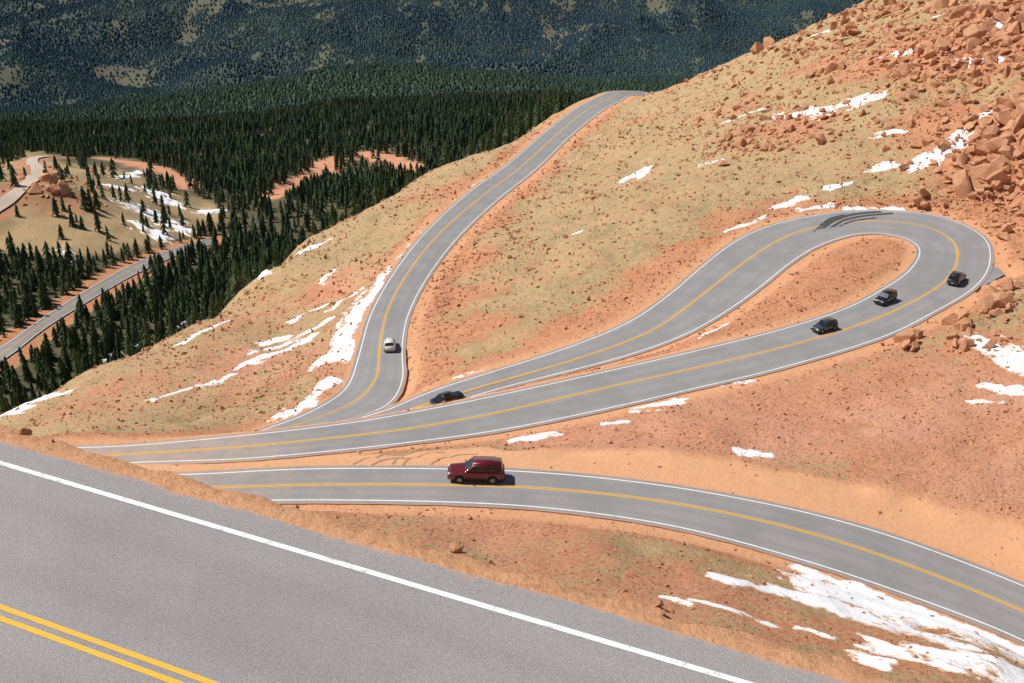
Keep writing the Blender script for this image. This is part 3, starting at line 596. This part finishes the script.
def make_car(kind,L,W,H,pmat,label,category="car"):
    root=add("car",None,None,label=label,category=category,group="cars driving on the mountain road")
    suv=kind!='sedan'; rw=.37 if suv else .32; wb=.585*L; ra=rw+.06; belt=(.60 if suv else .64)*H; hood=belt-.06 if suv else belt-.1; flo=.30 if suv else .22
    ws=.21*L; tail=(-L/2+.05 if suv else -.34*L)
    def zt(x):
        if x>ws: 
            t=(x-ws)/(L/2-ws); return belt-(belt-hood)*min(1,t*3)-.10*t*t-.16*max(0,(t-.9)/.1)
        if not suv and x<tail: t=(tail-x)/(L/2+tail); return belt-.03-.05*t-.12*max(0,(t-.85)/.15)
        return belt
    xs_=sorted(set([round(q,3) for q in list(np.linspace(-L/2,L/2,41))+[s_*wb/2+ra*math.cos(q) for s_ in (1,-1) for q in np.linspace(0,math.pi,11)]]))
    bm=bmesh.new(); rings=[]
    for x in xs_:
        e=abs(2*x/L); hw=W/2*(1-.10*e**7-.02*e**2); zb=flo+.06*max(0,e-.9)*10*.3
        for s_ in (1,-1):
            dx=abs(x-s_*wb/2)
            if dx<ra: zb=max(zb,rw+math.sqrt(ra*ra-dx*dx))
        z1=zt(x); pts=[(hw-.10,zb-.0),(hw-.015,zb+.03),(hw,(zb+z1)/2),(hw-.015,z1-.14),(hw-.05,z1-.04),(hw-.13,z1),(hw*.5,z1+.025),(0,z1+.035)]
        full=pts+[(-y,z) for y,z in reversed(pts[:-1])]
        rings.append([bm.verts.new((x,y,z)) for y,z in full])
    for r1,r2 in zip(rings[:-1],rings[1:]):
        for i in range(len(r1)-1): bm.faces.new((r1[i],r1[i+1],r2[i+1],r2[i]))
    bm.faces.new(rings[0]); bm.faces.new(rings[-1])
    bmobj(bm,"body",pmat,root,True)
    box("underbody",(0,0,flo+.16),(L*.93,W*.66,.34),mBlk,root)
    bw=W/2-.09; tw=W/2-(.23 if suv else .27)
    xb0,xb1=tail+.02,ws+.02; xt0=(-L/2+.30 if suv else -.19*L); xt1=(.055*L if suv else .04*L); zr=H-.02
    zbt=belt-.02
    q=[Vector(t) for t in ((xb1,bw,zbt),(xb1,-bw,zbt),(xb0,-bw,zbt),(xb0,bw,zbt),(xt1,tw,zr),(xt1,-tw,zr),(xt0,-tw,zr),(xt0,tw,zr))]
    bm=bmesh.new(); vs=[bm.verts.new(t) for t in q]
    for f_ in ((0,1,2,3),(4,5,6,7),(0,1,5,4),(1,2,6,5),(2,3,7,6),(3,0,4,7)): bm.faces.new([vs[i] for i in f_])
    bmesh.ops.recalc_face_normals(bm,faces=bm.faces); bmesh.ops.bevel(bm,geom=bm.edges[:],offset=.06,segments=3,affect='EDGES')
    bmobj(bm,"roof",pmat,root,True)
    def pane(nm,a_,b2,c2,d2,u0,u1,v0,v1,shr=0.):
        P_=lambda u,v:(a_*(1-u)+b2*u)*(1-v)+(d2*(1-u)+c2*u)*v
        pts=[P_(u0,v0),P_(u1,v0),P_(u1-shr,v1),P_(u0+shr,v1)]
        nrm=(pts[1]-pts[0]).cross(pts[3]-pts[0]).normalized(); ctr=sum(pts,Vector())/4
        if nrm.dot(ctr-Vector((0,0,belt)))<0: nrm=-nrm
        bm=bmesh.new(); A_=[bm.verts.new(t+nrm*.008) for t in pts]; B_=[bm.verts.new(t-nrm*.02) for t in pts]
        bm.faces.new(A_); 
        for i in range(4): bm.faces.new((A_[i],A_[(i+1)%4],B_[(i+1)%4],B_[i]))
        bmobj(bm,nm,mGl,root)
    pane("windscreen",q[1],q[0],q[4],q[5],.06,.94,.10,.90)
    pane("rear_window",q[3],q[2],q[6],q[7],.08,.92,.18 if suv else .1,.86)
    iv=((.04,.27),(.30,.60),(.63,.93)) if suv else ((.08,.46),(.49,.88))
    for u0,u1 in iv:
        pane("side_window",q[3],q[0],q[4],q[7],u0,u1,.14,.84); pane("side_window",q[2],q[1],q[5],q[6],u0,u1,.14,.84)
    for sx_ in (1,-1):
        for sy in (1,-1):
            w_=add("wheel",None,None,root); w_.location=(sx_*wb/2,sy*(W/2-.13),rw); w_.rotation_euler=(math.pi/2,0,0)
            bm=bmesh.new(); bmesh.ops.create_cone(bm,segments=28,radius1=rw,radius2=rw,depth=.23,cap_ends=True)
            bmesh.ops.bevel(bm,geom=[e_ for e_ in bm.edges if abs(e_.verts[0].co.z-e_.verts[1].co.z)<1e-4],offset=.03,segments=2,affect='EDGES'); bmobj(bm,"tyre",mRub,w_)
            bm=bmesh.new(); bmesh.ops.create_cone(bm,segments=20,radius1=rw*.66,radius2=rw*.60,depth=.25,cap_ends=True)
            top=[f_ for f_ in bm.faces if abs(f_.normal.z)>.9]
            r_=bmesh.ops.inset_individual(bm,faces=top,thickness=rw*.1,depth=-.03); 
            for j in range(5):
                m_=bmesh.ops.create_cube(bm,size=1,matrix=Matrix.Rotation(j*math.pi*2/5,4,'Z')@Matrix.Translation((rw*.3,0,0))@Matrix.Diagonal((rw*.55,.06,.255,1)))
            bmobj(bm,"rim",mAl,w_)
    fx=L/2
    for sy in (1,-1):
        box("headlight",(fx-.07,sy*(W/2-.30),hood-.20),(.12,.36,.16),mLamp,root,.03)
        box("tail_light",(-fx+.05,sy*(W/2-.19),belt-.22),(.10,.20,.30 if suv else .16),mRed,root,.03)
        box("side_mirror",(ws-.10,sy*(W/2+.05),belt+.05),(.13,.20,.14),pmat,root,.04)
        for dx in (.02,-.24): box("door_handle",(dx*L,sy*(W/2+.005),belt-.14),(.17,.03,.03),mBlk,root,.01)
        box("side_trim",(-.0,sy*(W/2+.004),flo+.22),(wb-2*ra-.1,.03,.10),mBlk,root,.01)
        if suv: box("roof_rail",(-.14*L,sy*(tw-.07),H+.03),(L*.42,.04,.05),mBlk,root,.015)
    box("grille",(fx-.02,0,hood-.24),(.06,W*.42,.17),mBlk,root,.02)
    box("front_bumper",(fx-.06,0,flo+.14),(.20,W*.88,.20),mBlk if suv else pmat,root,.06)
    box("rear_bumper",(-fx+.05,0,flo+.16),(.20,W*.90,.20),mBlk if suv else pmat,root,.06)
    box("number_plate",(-fx-.055,0,flo+.22),(.015,.32,.15),mPl,root,.003)
    return root
def carpaint(name,col,metal=.3):
    m=simple(name,col,.32,metal,1.,var=.06,scale=1.5); return m
TAN=np.gradient(mC,axis=0); 
def place(car,u,v,sign,s=1.,yaw=0.):
    q,zc=hit(u,v,30); k_=np.argmin(np.hypot(mC[:,0]-q[0],mC[:,1]-q[1])); z_=mC[k_,2]
    q=unproj(u,v,-z_); k_=np.argmin(np.hypot(mC[:,0]-q[0],mC[:,1]-q[1])); z_=mC[k_,2]; q=unproj(u,v,-z_)
    t=TAN[k_]*sign; yaw_=math.atan2(t[1],t[0])+yaw; pitch=-math.atan2(t[2],math.hypot(t[0],t[1]))
    car.location=(q[0],q[1],z_+.005); car.rotation_euler=Euler((0,pitch,yaw_),'XYZ'); car.scale=(s,s,s)
place(make_car('suv',4.9,1.9,1.78,carpaint("maroon_paint",(.16,.008,.012)),"dark red SUV with black roof rails driving on asphalt"),476,478,1,.95)
place(make_car('sedan',4.6,1.8,1.42,carpaint("black_paint",(.012,.012,.014)),"black sedan on lower strand of switchback"),448,402,-1,.84)
place(make_car('suv',4.4,1.85,1.7,carpaint("white_paint",(.75,.75,.74),0),"white car driving away down straight road"),390,348,1,.88)
place(make_car('suv',4.5,1.85,1.7,carpaint("slate_paint",(.06,.075,.09)),"slate grey SUV leaving the hairpin bend"),824,330,-1,.74)
place(make_car('suv',4.8,1.95,1.85,carpaint("black_suv_paint",(.013,.013,.015)),"black SUV coming round the hairpin bend"),885,302,-1,.74)
place(make_car('suv',4.5,1.85,1.65,carpaint("charcoal_paint",(.03,.032,.033)),"charcoal car climbing outer lane of hairpin"),956,282,1,.88)
# ------------------------------------------------------------------ light, sky, camera
w=bpy.data.worlds.new("World"); sc.world=w; w.use_nodes=True; wn=w.node_tree; bg=wn.nodes["Background"]
sky=wn.nodes.new("ShaderNodeTexSky"); sky.sky_type='NISHITA'; sky.sun_disc=False
sd=Vector((-.55,.14,.82)).normalized()
sky.sun_elevation=math.asin(sd.z); sky.sun_rotation=math.atan2(sd.x,sd.y); sky.altitude=3600
wn.links.new(sky.outputs[0],bg.inputs[0]); bg.inputs[1].default_value=.08
sun=bpy.data.lights.new("sun",'SUN'); sun.energy=4.9; sun.angle=math.radians(.5); sun.color=(1,.965,.91)
so=bpy.data.objects.new("sun",sun); COL.objects.link(so); so.rotation_euler=sd.to_track_quat('Z','Y').to_euler()
cam=bpy.data.cameras.new("camera"); cam.sensor_width=36; cam.lens=F/1024*36; cam.clip_end=40000; cam.clip_start=.1
co=bpy.data.objects.new("camera",cam); COL.objects.link(co); co.rotation_euler=(math.pi/2-P,0,0); sc.camera=co
sc.view_settings.view_transform='Standard'; sc.view_settings.look='None'; sc.view_settings.exposure=0
